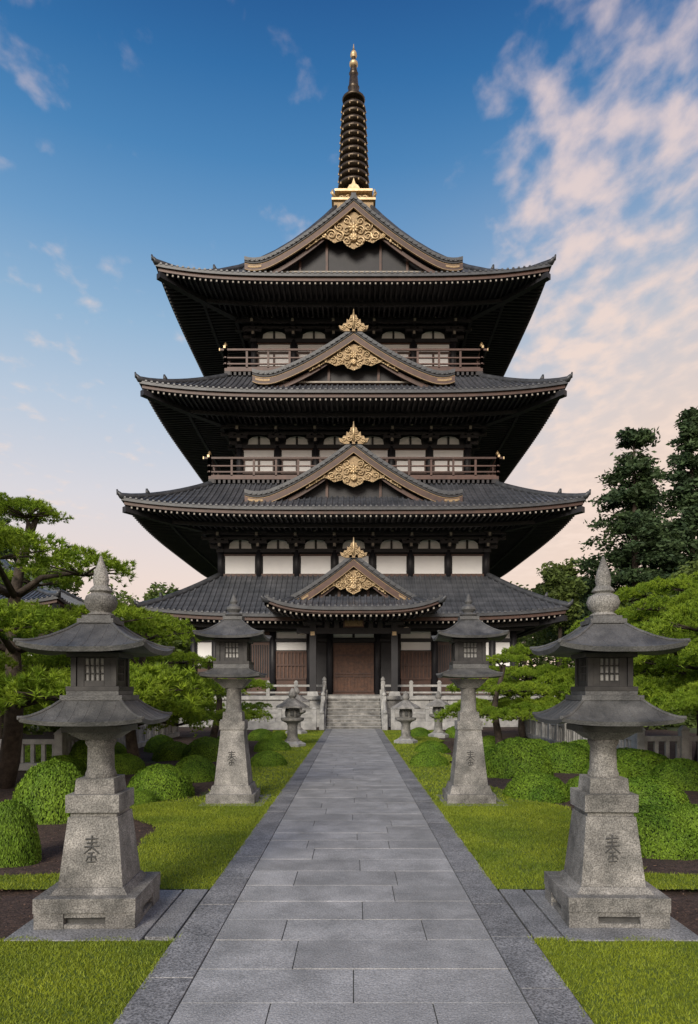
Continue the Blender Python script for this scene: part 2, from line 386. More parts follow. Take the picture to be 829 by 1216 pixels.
# ================================================================= PAGODA
YC=48.0
pag=empty("temple_pagoda",(0,YC,0))
r=M()
roof(r,10.8,24.75,.95,35.5,1.6,.55,6.1,.25)
roof(r,11.48,18.1,7.3,20.75,1.15,.5,6.85,.25)
roof(r,12.2,11.65,8.1,14.1,1.15,.5,7.8,.25)
roof(r,11.5,6.1,7.85,8.75,1.1,.4,9.1,.15)
r.obj("tiled_roofs",parent=pag)
g=M()
gable(g,-7.9,-3.6,6.4,26.8,30.8,1.4,panel=1.0,orn=.0001)
gable(g,-10.2,-6.2,5.6,19.2,21.85,1.5,orn=.95)
gable(g,-11.0,-7.0,5.9,12.3,15.35,1.5,orn=.95)
gable(g,-13.4,-8.3,4.35,6.1,8.75,1.35,hip=1.35,panel=1.25,orn=.8)
g.obj("decorated_gables",parent=pag)
b=M()
body(b,6.1,21.1,23.35,25.0,5,[(.06,.30,'brown'),(.36,.68,'win'),(.75,.94,'white')])
body(b,6.85,14.5,16.6,18.3,6,[(.05,.26,'brown'),(.32,.64,'win'),(.72,.94,'white')])
body(b,7.8,8.7,10.15,11.85,7,[(.10,.84,'white')])
balcony(b,7.58,21.08,1.15,6.1); balcony(b,8.36,14.45,1.1,6.85)
b.obj("storeys_and_balconies",parent=pag)
q=M()
for k in range(4):
    q.k=k; B=9.1; z0=1.77
    q.box(-B+.12,B-.12,-B+.15,-B+.35,z0,6.3,'dark')
    xs=[-9.1,-7.9,-6.3,-4.6,-2.5,-1.35,1.35,2.5,4.6,6.3,7.9,9.1]
    for x in xs: q.tube([(x,-B,z0),(x,-B,5.75)],.19,10,'dark')
    q.box(-B-.3,B+.3,-B-.16,-B+.16,5.7,5.98,'dark'); q.box(-B-.1,B+.1,-B-.1,-B+.12,4.78,4.95,'dark')
    q.box(-B-.1,-1.45,-B-.12,-B+.12,z0+.002,z0+.2,'brown'); q.box(1.45,B+.1,-B-.12,-B+.12,z0+.002,z0+.2,'brown')
    for a,c in zip(xs[:-1],xs[1:]):
        a2,c2=a+.2,c-.2; m=abs((a+c)/2)
        if m<1:
            q.box(a2,c2,-B+.02,-B+.12,5.02,5.6,'white')
            q.box(-.07,.07,-B-.02,-B+.01,5.02,5.6,'dark')
            for sg in (-1,1):
                x0,x1=(.02,1.12) if sg>0 else (-1.12,-.02)
                q.box(x0,x1,-B+.0,-B+.1,z0+.1,4.7,'door')
                nn=6
                for i in range(nn+1):
                    x=x0+(x1-x0)*i/nn; q.box(x-.022,x+.022,-B-.045,-B-.002,z0+.12,4.68,'door')
                for zz in (z0+.14,z0+1.0,z0+1.15,z0+2.2,4.58): q.box(x0+.003,x1-.003,-B-.06,-B-.04,zz,zz+.09,'brown')
            q.box(-1.2,1.2,-B-.08,-B+.1,z0+.0,z0+.1,'brown')
        elif m<2.2:
            q.box(a2,c2,-B+.02,-B+.12,z0+.2,4.7,'dark'); q.box(a2,c2,-B+.03,-B+.12,5.0,5.6,'dark')
        elif m<4:
            q.box(a2,c2,-B+.02,-B+.12,4.98,5.65,'white'); q.box(a2,c2,-B+.02,-B+.12,4.3,4.76,'white')
            q.box(a2,c2,-B+.02,-B+.12,z0+.2,4.2,'brown')
            for i in range(9):
                x=a2+(c2-a2)*i/8; q.box(x-.03,x+.03,-B-.04,-B+.02,z0+.9,4.2,'door')
            for zz in (z0+.85,3.4,4.16): q.box(a2,c2,-B-.06,-B-.035,zz,zz+.09,'brown')
        elif m<7:
            q.box(a2,c2,-B+.02,-B+.12,4.98,5.6,'white' if m>6.5 else 'brown')
            q.box(a2,c2,-B+.02,-B+.12,z0+.2,4.75,'brown')
            for i in range(11):
                x=a2+(c2-a2)*i/10; q.box(x-.025,x+.025,-B-.04,-B+.02,z0+1.0,4.6,'dark')
        else:
            q.box(a2,c2,-B+.02,-B+.12,3.4,4.75,'white'); q.box(a2,c2,-B+.02,-B+.12,4.98,5.6,'white')
            q.box(a2,c2,-B+.02,-B+.12,z0+.2,3.25,'brown')
    for x in xs:
        q.box(x-.3,x+.3,-B-.35,-B+.05,5.98,6.12,'raft'); q.box(x-.12,x+.12,-B-.8,-B,6.12,6.3,'raft'); q.box(x-.45,x+.45,-B-.62,-B-.4,6.1,6.26,'raft')
q.k=0
for sg in (-1,1):
    for x in (2.15,):
        q.box(sg*x-.17,sg*x+.17,-12.1,-11.76,1.77,5.7,'dark'); q.frus(sg*x,-11.93,1.72,1.95,.62,.5,'stonel')
        q.box(sg*x-.5,sg*x+.5,-12.05,-11.8,5.45,5.62,'raft'); q.box(sg*x-.3,sg*x+.3,-12.4,-11.5,5.62,5.78,'raft')
        q.box(sg*x-.12,sg*x+.12,-11.8,-9.0,5.2,5.45,'dark')
        q.box(sg*x-.12,sg*x+.1,-12.12,-12.1,4.9,5.1,'gold')
q.box(-3.0,3.0,-12.06,-11.8,5.0,5.3,'dark'); q.box(-3.3,3.3,-12.02,-11.84,5.78,6.0,'dark')
for sg in (-1,1):
    spiral(q,sg*2.75,-12.0,5.15,.2,1.3,sg,0,.06,'cream')
q.box(-.55,.55,-12.16,-12.08,5.32,5.74,'brown'); q.box(-.47,.47,-12.175,-12.16,5.38,5.68,'golddk')
for x in (-1.4,-.9,.9,1.4): q.box(x-.13,x+.13,-12.08,-11.8,5.3,5.76,'raft')
q.obj("ground_storey",parent=pag)
s=M(); z=35.2
s.frus(0,0,z-.3,z+.25,2.7,2.7,'golddk'); s.frus(0,0,z+.25,z+.4,3.0,3.0,'gold'); s.frus(0,0,z+.4,z+1.0,2.1,2.0,'golddk'); s.frus(0,0,z+1.0,z+1.15,2.6,2.6,'gold')
for k in range(4):
    s.k=k
    for sg in (-1,1):
        s.tube([(sg*1.25,-1.3,z+.4),(sg*1.45,-1.5,z+.75),(sg*1.4,-1.45,z+1.0)],[.14,.1,.02],6,'gold')
    for i in range(5): spiral(s,-.8+.4*i,-1.07,z+.7,.17,1.5,1 if i%2 else -1,i,.04)
    pr=[(-.5,1.15),(-.3,1.5),(-.12,1.6),(0,2.0),(.12,1.6),(.3,1.5),(.5,1.15)]
    s.face([s.P((x,-1.15,z+zz)) for x,zz in pr],'gold')
s.k=0
s.lathe(0,0,[(.9,z+1.15),(.95,z+1.5),(.7,z+1.75),(.4,z+1.85)],20,'bronze')
zz=z+1.85; n=11
s.lathe(0,0,[(.62,zz),(.45,zz+6.4),(.1,zz+10)],14,'bronze')
for i in range(n):
    rr=1.08-.024*i; c=zz+.28+.545*i
    s.lathe(0,0,[(rr*.7,c-.16),(rr,c-.11),(rr*1.03,c),(rr,c+.11),(rr*.7,c+.16)],24,'bronze')
    for a in range(10):
        an=2*math.pi*a/10; s.cb(math.cos(an)*rr*1.02,math.sin(an)*rr*1.02,c-.2,c-.06,.07,.07,'golddk')
c=zz+6.3
s.lathe(0,0,[(.76,c),(.82,c+.15),(.4,c+.4),(.34,c+.9),(.42,c+1.0),(.3,c+1.15),(.26,c+1.9),(.33,c+2.0),(.2,c+2.15),(.17,c+2.5)],18,'bronze')
for i in range(7): s.lathe(0,0,[(.25,c+.5+i*.27),(.38-.02*i,c+.57+i*.27),(.25,c+.64+i*.27)],14,'bronze')
s.lathe(0,0,[(.14,c+2.4),(.3,c+2.6),(.3,c+2.75),(.12,c+2.95),(.1,c+3.1),(.24,c+3.25),(.22,c+3.45),(.06,c+3.7),(.02,c+4.1)],14,'gold')
s.obj("spire",parent=pag)
p=M()
for k in range(4):
    p.k=k; B=10.9
    for rr in range(3):
        z0=.0+rr*.5; x=-B
        while x<B-.01:
            wd=random.uniform(.9,1.5); x2=min(B,x+wd)
            if B-x2<.4: x2=B
            if not(k==0 and x2<1.5 and x>-1.5 ): p.box(x+.008,x2-.008,-B,-B+.5,z0+.008,z0+.492,'stonel')
            x=x2
    p.box(-B+.02,B-.02,-B+.06,-B+.6,0,1.5,'joint')
    p.box(-B-.1,B+.1,-B-.12,-B+1.9,1.5,1.70,'stonel')
    for sg in (-1,1):
        lo,hi=(1.6,B-.1)
        n=6
        for i in range(n+1):
            x=sg*(lo+(hi-lo)*i/n)
            p.cb(x,-B+.12,1.7,2.42,.2,.2,'stonel'); p.frus(x,-B+.12,2.42,2.55,.26,.1,'stonel')
        a,c=sorted((sg*lo,sg*hi))
        p.box(a,c,-B+.05,-B+.19,2.2,2.32,'stonel'); p.box(a,c,-B+.07,-B+.17,1.84,1.94,'stonel')
p.k=0
p.box(-10.4,10.4,-10.4,10.4,1.45,1.76,'stonel')
for i in range(10):
    y=-13.2+.26*i
    p.box(-1.4,1.4,y,-10.6,.177*i-.0,.177*(i+1)-.04,'stone'); p.box(-1.42,1.42,y-.03,-10.6,.177*(i+1)-.04,.177*(i+1),'stonel')
for sg in (-1,1):
    a,c=sorted((sg*1.43,sg*1.75))
    i=[p.P(v) for v in ((a,-13.4,0),(c,-13.4,0),(c,-10.7,0),(a,-10.7,0),(a,-13.4,.35),(c,-13.4,.35),(c,-10.7,2.05),(a,-10.7,2.05))]
    for qd in ((4,5,6,7),(0,1,5,4),(1,2,6,5),(2,3,7,6),(3,0,4,7)): p.face([i[j] for j in qd],'stonel')
    for y,zb in ((-13.5,0),(-12.1,.9),(-10.75,1.7)):
        p.cb(sg*1.6,y,zb,zb+.8,.22,.22,'stonel'); p.lathe(sg*1.6,y,[(.09,zb+.8),(.13,zb+.88),(.11,zb+.95),(.03,zb+1.06)],10,'stonel')
    for dz in (.35,.64):
        p.sect([(sg*1.6,-13.5,dz),(sg*1.6,-10.75,1.7+dz)],[(-.05,0,0),(.05,0,0),(.05,0,.1),(-.05,0,.1)],'stonel')
    a,c=sorted((sg*1.9,sg*5.6))
    p.box(a,c,-13.3,-13.0,0,.42,'stonel'); 
    for j in range(5):
        x=sg*(2.0+.88*j); p.cb(x,-13.15,.42,1.05,.2,.2,'stonel'); p.frus(x,-13.15,1.05,1.16,.26,.1,'stonel')
    p.box(a,c,-13.21,-13.09,.8,.92,'stonel')
p.obj("stone_podium",parent=pag,bevel=.012)
# ================================================================= GROUND
def sheet(name,x0,x1,y0,y1,z,mat,nx=1,ny=1,fn=None):
    mb=M(); mb.grid(lambda u,v:(x0+(x1-x0)*u,y0+(y1-y0)*v,z+(fn(x0+(x1-x0)*u,y0+(y1-y0)*v) if fn else 0)),nx,ny,mat,True)
    return mb.obj(name)
sheet("ground",-600,600,-200,1500,-.03,'far',4,4)
sheet("mulch_bed",-16,16,2,46,0.0,'soil',120,160,lambda x,y:.025*math.sin(x*3.1+y)*math.sin(y*2.3-x*.7)+random.uniform(-.012,.012)-.006)
def xo(y,sg):
    a=np.interp(y,[6.75,7.1,7.35,8.2,9.5,10.6,11.5,12.2,13,15,18,22,27,33.5],[6.0,5.0,2.75,2.62,2.85,3.35,3.75,3.2,2.85,2.7,2.7,2.9,3.4,4.0])
    return a+(.38 if sg>0 and 7.2<y<10.5 else 0)*min(1,(y-7.2)*3 if y>7.2 else 0)*min(1,(10.5-y)*1.5 if y<10.5 else 0)+.10*math.sin(y*1.9+sg)+.06*math.sin(y*4.3)
gr=M()
for sg in (-1,1):
    gr.grid(lambda u,v:(sg*(1.38+(xo(6.75+27*v,sg)-1.38)*u),6.75+27*v,.035),6,130,'lawn',flip=sg<0)
    gr.grid(lambda u,v:(sg*(1.38+12*u),-3+8.35*v+(.05*math.sin(u*30) if v==1 else 0),.035),40,4,'lawn',flip=sg<0)
gr.obj("lawn")
def blades(n,xf,h=.045,wd=.006):
    P=xf(n); n=len(P)
    a=rng.uniform(0,2*np.pi,n); dx=np.stack([np.cos(a),np.sin(a),np.zeros(n)],1)
    H=h*rng.uniform(.5,1.25,n); lean=rng.normal(0,.6,(n,2))
    W=wd*rng.uniform(.7,1.3,n)
    tip=P+np.stack([lean[:,0]*H,lean[:,1]*H,H],1)
    return np.stack([P-dx*W[:,None],P+dx*W[:,None],tip],1).reshape(-1,3)
def near(n):
    x=rng.uniform(1.37,5.2,n)*rng.choice([-1,1],n); y=rng.uniform(3.2,5.37,n)+.05*np.sin(x*9); return np.stack([x,y,np.full(n,.03)],1)
def edge(n):
    x=(1.375+np.abs(rng.normal(0,.03,n)))*rng.choice([-1,1],n); y=rng.uniform(3.2,30,n)
    ok=((y<5.35)|(y>6.8))&(np.sin(y*7)+np.sin(y*17)>-.6); return np.stack([x,y,np.full(n,.05)],1)[ok]
def mid(y0,y1):
    def f(n):
        y=y0+(y1-y0)*rng.uniform(0,1,n); sg=rng.choice([-1,1],n); u=rng.uniform(0,1,n)
        o=np.array([xo(a,b_) for a,b_ in zip(y,sg)])+rng.normal(0,.03,n)
        keep=(o-1.36)>rng.uniform(0,4.6,n)
        return np.stack([sg*(1.37+(o-1.37)*u),y,np.full(n,.03)],1)[keep]
    return f
V=np.concatenate([blades(170000,near,.026,.0048),blades(8000,edge,.04,.005),blades(250000,mid(6.75,12),.032,.006),blades(120000,mid(12,33.5),.042,.013)])
link("lawn_grass",npmesh("lawn_grass",V,3,['blade']))
n=36000; x=rng.uniform(1.9,9,n)*rng.choice([-1,1],n); y=5.4+rng.uniform(0,1,n)**1.3*14
c=np.stack([x,y,rng.uniform(.005,.035,n)],1); a=rng.normal(0,1,(n,3)); a/=np.linalg.norm(a,axis=1)[:,None]; a[:,2]*=.35
b2=np.cross(a,rng.normal(0,1,(n,3))); b2/=np.linalg.norm(b2,axis=1)[:,None]; b2[:,2]*=.35
sz=rng.uniform(.008,.024,n)[:,None]
V=np.stack([c-a*sz,c-b2*sz*.5,c+a*sz,c+b2*sz*.5],1).reshape(-1,3)
link("bark_mulch",npmesh("bark_mulch",V,4,['chip']))
pv=M(); pv.box(-1.41,1.41,-3,34.75,-.02,.051,'joint')
y=-2.0; g_=.0035
row=0
while y<34.6:
    L=random.uniform(.44,.60); y2=min(34.7,y+L)
    cuts=[-1.08]
    if row%3==0: cs=[0.02+random.uniform(-.06,.06)]
    elif row%3==1: cs=[-.45+random.uniform(-.1,.1)] if random.random()<.5 else [.35+random.uniform(-.12,.12)]
    else: cs=[-.55+random.uniform(-.1,.1),.5+random.uniform(-.1,.1)]
    cuts+=cs+[1.08]
    for a,c in zip(cuts[:-1],cuts[1:]):
        dz=random.uniform(-.002,.002); pv.box(a+g_,c-g_,y+g_,y2-g_,.02,.06+dz,'slab')
    y=y2; row+=1
for sg in (-1,1):
    y=-2.0
    while y<34.6:
        y2=min(34.7,y+random.uniform(.75,1.15)); a,c=sorted((sg*1.08,sg*1.40)); dz=random.uniform(-.002,.002)
        pv.box(a+g_,c-g_,y+g_,y2-g_,.0,.065+dz,'kerb'); y=y2
pv.obj("stone_path",bevel=.003)
sl=M()
for sg in (-1,1):
    for (a,c,y0,y1) in ((1.43,1.66,5.42,6.72),(1.68,2.75,5.35,6.7)):
        a,c=sorted((sg*a,sg*c)); sl.box(a,c,y0,y1,-.02,.045,'kerb')
    a,c=sorted((sg*1.55,sg*2.65)); sl.box(a,c,11.6,12.85,-.02,.042,'kerb')
sl.obj("lantern_paving",bevel=.005)
# ================================================================= LANTERNS
def smallroof(mb,W,ze,T,zt,p,up,th,mat):
    for k in range(4):
        mb.k=k
        w=lambda t:W+(T-W)*t
        Z=lambda s_,t:ze+(zt-ze)*t**p+up*abs(s_)**3*(1-t)**2
        mb.grid(lambda u,v:((2*u-1)*w(v),-w(v),Z(2*u-1,v)),16,8,mat)
        mb.grid(lambda u,v:((2*u-1)*(W-.012*v),-W+.012*v,Z(2*u-1,0)-th*v),16,1,mat,False)
        mb.grid(lambda u,v:((2*u-1)*((W-.012)*(1-v)+.10*v),-((W-.012)*(1-v)+.10*v),Z(2*u-1,0)*(1-v)+(ze-.01)*v-th*(1-v)),16,3,mat,flip=True)
        mb.tube([(w(t),-w(t),Z(1,t)) for t in (0,.15,.3,.5,.75,1)],[.018,.017,.016,.016,.015,.014],6,mat)
        for i in range(-4,5):
            x=i*W/4.6; tm=min(1,(W-abs(x))/(W-T))
            if tm<.12: continue
            mb.sect([(x,-w(tm*j/5),Z(x/w(tm*j/5),tm*j/5)-.002) for j in range(6)],[(-.007,0,0),(0,0,.007),(.007,0,0)],mat)
    mb.k=0
def firebox(mb,w,z0,z1,mat='ldark'):
    h=z1-z0
    mb.cb(0,0,z0,z0+h*.12,w*1.16,w*1.16,mat); mb.cb(0,0,z1-h*.12,z1,w*1.14,w*1.14,mat)
    mb.cb(0,0,z0+h*.1,z1-h*.1,w*.72,w*.72,'ldark')
    for k in range(4):
        mb.k=k
        mb.box(-w/2,-w*.38,-w/2,-w*.38,z0+h*.12,z1-h*.12,mat)
        a,b_=-w*.38,w*.38
        mb.box(a,-w*.22,-w*.46,-w*.42,z0+h*.12,z1-h*.12,mat); mb.box(w*.22,b_,-w*.46,-w*.42,z0+h*.12,z1-h*.12,mat)
        mb.box(-w*.22,w*.22,-w*.46,-w*.42,z0+h*.12,z0+h*.26,mat)
        mb.box(-w*.22,w*.22,-w*.4,-w*.385,z0+h*.26,z1-h*.14,'stonel')
        for i in range(5):
            x=-w*.22+w*.11*i; mb.box(x-.006,x+.006,-w*.455,-w*.40,z0+h*.26,z1-h*.12,mat)
        for i in range(4):
            zz=z0+h*(.26+.2*i); mb.box(-w*.22,w*.22,-w*.45,-w*.41,zz-.005,zz+.005,mat)
    mb.k=0
def kanji(mb,y0,dy,zc,s_):
    st=[(-.5,.75,.5,.8),(.02,1.05,-.02,.45),(-.4,.45,.42,.5),(-.55,.15,.6,.2),(0,.45,-.1,-.1),(-.05,.1,-.6,-.4),(.05,.1,.62,-.4),(-.25,-.35,.25,-.3),(-.35,-.65,.38,-.6),(0,-.3,0,-1.0),(-.25,-.62,-.4,-.95),(.25,-.62,.42,-.92),(-.32,-1.05,.34,-1.02)]
    for a,b_,c,d in st:
        za,zb=zc+b_*s_,zc+d*s_
        mb.tube([(a*s_,y0+dy*(za-zc),za),(c*s_,y0+dy*(zb-zc),zb)],[s_*.085,s_*.05],5,'markshade')
def lantern1(name,x,y,rot=0):
    m=M(); e=.41
    m.cb(0,0,.13,.25,2*e+.012,2*e+.012,'stone')
    m.cb(0,0,0.0,.13,2*e-.12,2*e-.12,'markshade')  # core coloured dark, painting in the shade between the feet
    for k in range(4):
        m.k=k
        m.box(-e,-.17,-e,-e+.12,0,.13,'stone'); m.box(.17,e-.12,-e,-e+.12,0,.13,'stone'); m.box(-.17,.17,-e+.01,-e+.1,.09,.13,'stone'); m.box(-.17,.17,-e+.01,-e+.1,0,.035,'stone')
    m.k=0
    m.frus(0,0,.25,.30,.64,.56,'stone')
    m.frus(0,0,.30,.88,.54,.42,'stone') 
    kanji(m,-.241,.103,.62,.105)
    m.cb(0,0,.88,.92,.39,.39,'stone'); m.cb(0,0,.92,1.07,.45,.45,'stone'); m.frus(0,0,1.07,1.20,.34,.32,'stone')
    m.lathe(0,0,[(.13,1.2),(.13,1.23),(.115,1.27),(.11,1.46),(.13,1.5),(.13,1.53)],24,'stone')
    m.frus(0,0,1.53,1.60,.26,.44,'stone'); m.cb(0,0,1.60,1.655,.50,.50,'lroof')
    smallroof(m,.50,1.70,.24,1.88,1.45,.035,.035,'lroof')
    m.cb(0,0,1.87,1.915,.52,.52,'lroof'); m.cb(0,0,1.915,1.95,.44,.44,'lroof')
    firebox(m,.385,1.95,2.28)
    smallroof(m,.52,2.31,.12,2.55,1.5,.05,.04,'lroof')
    m.cb(0,0,2.535,2.575,.31,.31,'lroof'); m.cb(0,0,2.575,2.605,.25,.25,'lroof')
    m.lathe(0,0,[(.09,2.60),(.12,2.615),(.085,2.64),(.125,2.68),(.142,2.73),(.125,2.78),(.075,2.81),(.10,2.825),(.085,2.85),(.06,2.875),(.068,2.93),(.055,3.0),(.03,3.07),(.008,3.14)],24,'stone')
    o=m.obj(name,(x,y,.045),bevel=.009); o.rotation_euler=(0,0,rot); return o
def lantern2(name,x,y,rot=0):
    m=M()
    m.cb(0,0,0,.16,.84,.84,'stone'); m.frus(0,0,.16,.30,.74,.66,'stone')
    m.frus(0,0,.30,1.27,.60,.40,'stone'); kanji(m,-.256,.103,.78,.12)
    m.cb(0,0,1.27,1.42,.44,.44,'stone'); m.frus(0,0,1.42,1.58,.35,.33,'stone')
    m.lathe(0,0,[(.16,1.58),(.14,1.62),(.13,1.95),(.16,2.0)],20,'stone')
    m.frus(0,0,2.0,2.16,.32,.6,'stone')
    smallroof(m,.52,2.23,.30,2.34,1.3,.03,.045,'lroof')
    m.cb(0,0,2.34,2.42,.62,.62,'lroof')
    firebox(m,.54,2.42,2.86)
    smallroof(m,.60,2.90,.14,3.22,1.5,.07,.045,'lroof')
    m.cb(0,0,3.21,3.27,.34,.34,'lroof')
    m.lathe(0,0,[(.12,3.27),(.16,3.31),(.08,3.35),(.13,3.40),(.12,3.45),(.05,3.50),(.07,3.54),(.015,3.68)],18,'lroof')
    o=m.obj(name,(x,y,.042),bevel=.009); o.rotation_euler=(0,0,rot); return o
def lantern3(name,x,y,s_=1):
    m=M()
    m.lathe(0,0,[(.5,0),(.5,.15),(.38,.2),(.3,.25)],6,'stonel',False)
    m.lathe(0,0,[(.3,.25),(.2,.35),(.18,.8),(.22,.9),(.42,1.0),(.44,1.1)],16,'stone')
    m.lathe(0,0,[(.26,1.1),(.28,1.25),(.26,1.45)],6,'stone',False)
    for a in range(6):
        an=a*math.pi/3+math.pi/6; m.cb(math.cos(an)*.235,math.sin(an)*.235,1.18,1.36,.12,.12,'markshade')  # dark blocks paint in the shade of the fire-box openings
    m.lathe(0,0,[(.62,1.47),(.6,1.53),(.35,1.68),(.12,1.82)],6,'stone',False)
    m.lathe(0,0,[(.1,1.82),(.16,1.92),(.14,2.02),(.03,2.2)],12,'stone')
    o=m.obj(name,(x,y,0),bevel=.01); o.scale=(s_,)*3; return o
lantern1("stone_lantern",-2.22,6.0,D(2)); lantern1("stone_lantern",2.20,6.02,D(-2))
lantern2("tall_stone_lantern",-2.14,12.2,D(1)); lantern2("tall_stone_lantern",2.05,12.2,D(-1.5))
lantern3("garden_lantern",-2.15,24,.95); lantern3("garden_lantern",1.95,25.5,.9); lantern3("garden_lantern",-2.6,31.0,1.0); lantern3("garden_lantern",3.6,29,.9)
# ================================================================= BUSHES
def bushmesh(seed,n=14000):
    rg=np.random.default_rng(seed)
    d=rg.normal(0,1,(n,3)); d[:,2]=np.abs(d[:,2])*1.1-.12; d/=np.linalg.norm(d,axis=1)[:,None]
    ph=rg.uniform(0,6,(6,)); fr=rg.normal(0,3.0,(6,3))
    lump=sum(np.sin(d@fr[i]+ph[i]) for i in range(6))/6
    fr2=rg.normal(0,10,(6,3)); lump2=sum(np.sin(d@fr2[i]+ph[i]) for i in range(6))/6
    R=1+.07*lump+.05*lump2+rg.normal(0,.014,n)
    c=d*R[:,None]; c[:,2]*=.80
    nr=d+rg.normal(0,.38,(n,3)); nr/=np.linalg.norm(nr,axis=1)[:,None]
    a=np.cross(nr,rg.normal(0,1,(n,3))); a/=np.linalg.norm(a,axis=1)[:,None]; b_=np.cross(nr,a)
    s_=rg.uniform(.020,.036,n)[:,None]
    V=np.stack([c-a*s_,c-b_*s_*.55,c+a*s_,c+b_*s_*.55],1).reshape(-1,4,3)
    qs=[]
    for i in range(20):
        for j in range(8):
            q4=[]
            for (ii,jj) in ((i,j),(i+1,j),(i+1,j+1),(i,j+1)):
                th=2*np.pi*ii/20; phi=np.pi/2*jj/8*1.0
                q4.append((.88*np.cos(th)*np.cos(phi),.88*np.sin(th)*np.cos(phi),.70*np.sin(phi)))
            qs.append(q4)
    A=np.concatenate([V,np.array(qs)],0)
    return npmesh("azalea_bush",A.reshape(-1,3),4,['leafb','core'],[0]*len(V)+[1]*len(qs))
BM=[bushmesh(i) for i in range(4)]
bl=[(45,978,98,72),(0,1030,66,78),(95,912,52,34),(182,950,76,40),(226,930,58,32),(240,904,62,28),(35,905,72,20),(186,893,40,20),(316,912,42,20),(322,893,40,16),(308,880,34,14),(140,920,52,24),
    (262,890,34,16),(200,903,50,22),(160,957,44,16),(330,880,22,12),(120,898,50,18),(64,922,56,24),
    (620,925,80,46),(645,952,78,32),(680,917,80,34),(785,972,108,46),(800,1018,110,54),(765,924,104,32),(822,938,66,36),(515,895,42,15),(512,912,50,19),(585,890,36,16),(594,905,48,20),(832,1015,60,58),
    (558,884,32,14),(704,946,50,24),(728,930,56,30),(545,876,30,14),(500,876,26,12),(640,898,50,20),(700,903,56,24)]
def surv(x,y):
    d=1622/(y-820.0); return (x-420)/811*d, d
for i,(bx,by,bw,bh) in enumerate(bl):
    X,Y=surv(bx,by); r_=bw/811*Y/2; h_=bh/811*Y
    link("azalea_bush",BM[i%4],(X,Y+r_*.8,-.03),random.uniform(0,6),(r_,r_*random.uniform(.9,1.15),max(.25,h_*1.02)/.8))
# ================================================================= PINES
def padmesh(seed,tufts=480,nn=15):
    rg=np.random.default_rng(seed)
    th=rg.uniform(0,2*np.pi,tufts); rr=np.sqrt(rg.uniform(0,1,tufts))
    out=1+.16*np.sin(3*th+seed)+.12*np.sin(5*th+2*seed)+.08*np.sin(9*th)
    x=rr*np.cos(th)*out; y=rr*np.sin(th)*out
    lum=.12*np.sin(4.3*x+seed)*np.sin(4.9*y+1)+.08*np.sin(9*x+2)*np.sin(8*y)
    z=.36*(1-rr**2)+lum+rg.normal(0,.035,tufts)-.06*rr
    low=rg.uniform(0,1,tufts)<.12; z[low]-=rg.uniform(.06,.18,low.sum())
    C=np.stack([x,y,z],1)
    ax=np.stack([x*.6,y*.6,np.full(tufts,.6)],1)+rg.normal(0,.2,(tufts,3))
    C=np.repeat(C,nn,0); ax=np.repeat(ax,nn,0)
    n=len(C); d=ax+rg.normal(0,.55,(n,3)); d/=np.linalg.norm(d,axis=1)[:,None]
    L=rg.uniform(.075,.14,n)[:,None]; w=np.cross(d,rg.normal(0,1,(n,3))); w/=np.linalg.norm(w,axis=1)[:,None]; w*=.013
    V=np.stack([C-w,C+w,C+d*L],1).reshape(-1,3)
    return npmesh("pine_pad",V,3,['needle'])
PM=[padmesh(i) for i in range(5)]
def twigs(mb,c,r_):
    for i in range(7):
        a=i*2*math.pi/7+random.uniform(-.3,.3); e=r_*random.uniform(.6,.9)
        mb.tube([(c[0],c[1],c[2]-.10*r_),(c[0]+math.cos(a)*e*.5,c[1]+math.sin(a)*e*.5,c[2]-.02),(c[0]+math.cos(a)*e,c[1]+math.sin(a)*e,c[2]+.04)],[.03,.02,.008],5,'bark')
def pine(x,y,H,R,layers,seed,z0=0.25,lean=(0,0),dens=1.0,padr=.40):
    rn=random.Random(seed); root=empty("pine_tree",(x,y,0)); mb=M()
    tr=[]; nseg=10
    for i in range(nseg+1):
        t=i/nseg; tr.append((lean[0]*t+.22*math.sin(t*5+seed)*t**.5,lean[1]*t+.22*math.cos(t*4.3+seed)*t**.5,H*.96*t))
    mb.tube(tr,[.055+ H*.028*(1-i/nseg)**.8 for i in range(nseg+1)],9,'bark')
    for l in range(layers):
        f=l/(layers-1) if layers>1 else 1
        z=H*(z0+(1-z0)*f); t=z/H; i0=min(nseg-1,int(t*nseg)); base=tr[i0]
        Rl=R*(1-.68*f**1.6)
        npd=max(1,int(round((7 if Rl>1.6 else 5)*dens*(1-.4*f)+ (0 if f<1 else -1))))
        a0=rn.uniform(0,6)
        for j in range(npd):
            a=a0+2*math.pi*j/npd+rn.uniform(-.3,.3); rr=Rl*rn.uniform(.5,.95) if f<.99 else Rl*.5*rn.random()
            pr=R*padr*rn.uniform(.75,1.2)*(1-.3*f)
            c=(base[0]+math.cos(a)*rr,base[1]+math.sin(a)*rr,z+rn.uniform(-.05,.05)*H-.05*rr)
            mid_=((base[0]+c[0])/2+rn.uniform(-.15,.15),(base[1]+c[1])/2+rn.uniform(-.15,.15),(base[2]+c[2])/2+.08*rr)
            mb.tube([base,mid_,(c[0],c[1],c[2]-.05)],[.03+.009*H,.025+.005*H,.02],6,'bark'); twigs(mb,c,pr)
            link("needle_pad",PM[rn.randrange(5)],c,rn.uniform(0,6),(pr,pr*rn.uniform(.8,1.05),pr*rn.uniform(.7,.95)),root)
            if rn.random()<.75:
                a2=rn.uniform(0,6); p2=pr*.62
                link("needle_pad",PM[rn.randrange(5)],(c[0]+math.cos(a2)*pr*.9,c[1]+math.sin(a2)*pr*.9,c[2]+rn.uniform(-.1,.14)),rn.uniform(0,6),(p2,p2,p2),root)
    mb.obj("trunk_and_limbs",parent=root)
    return root
pine(-7.2,14.0,5.8,3.6,4,1,.36,lean=(.7,0),padr=.36)
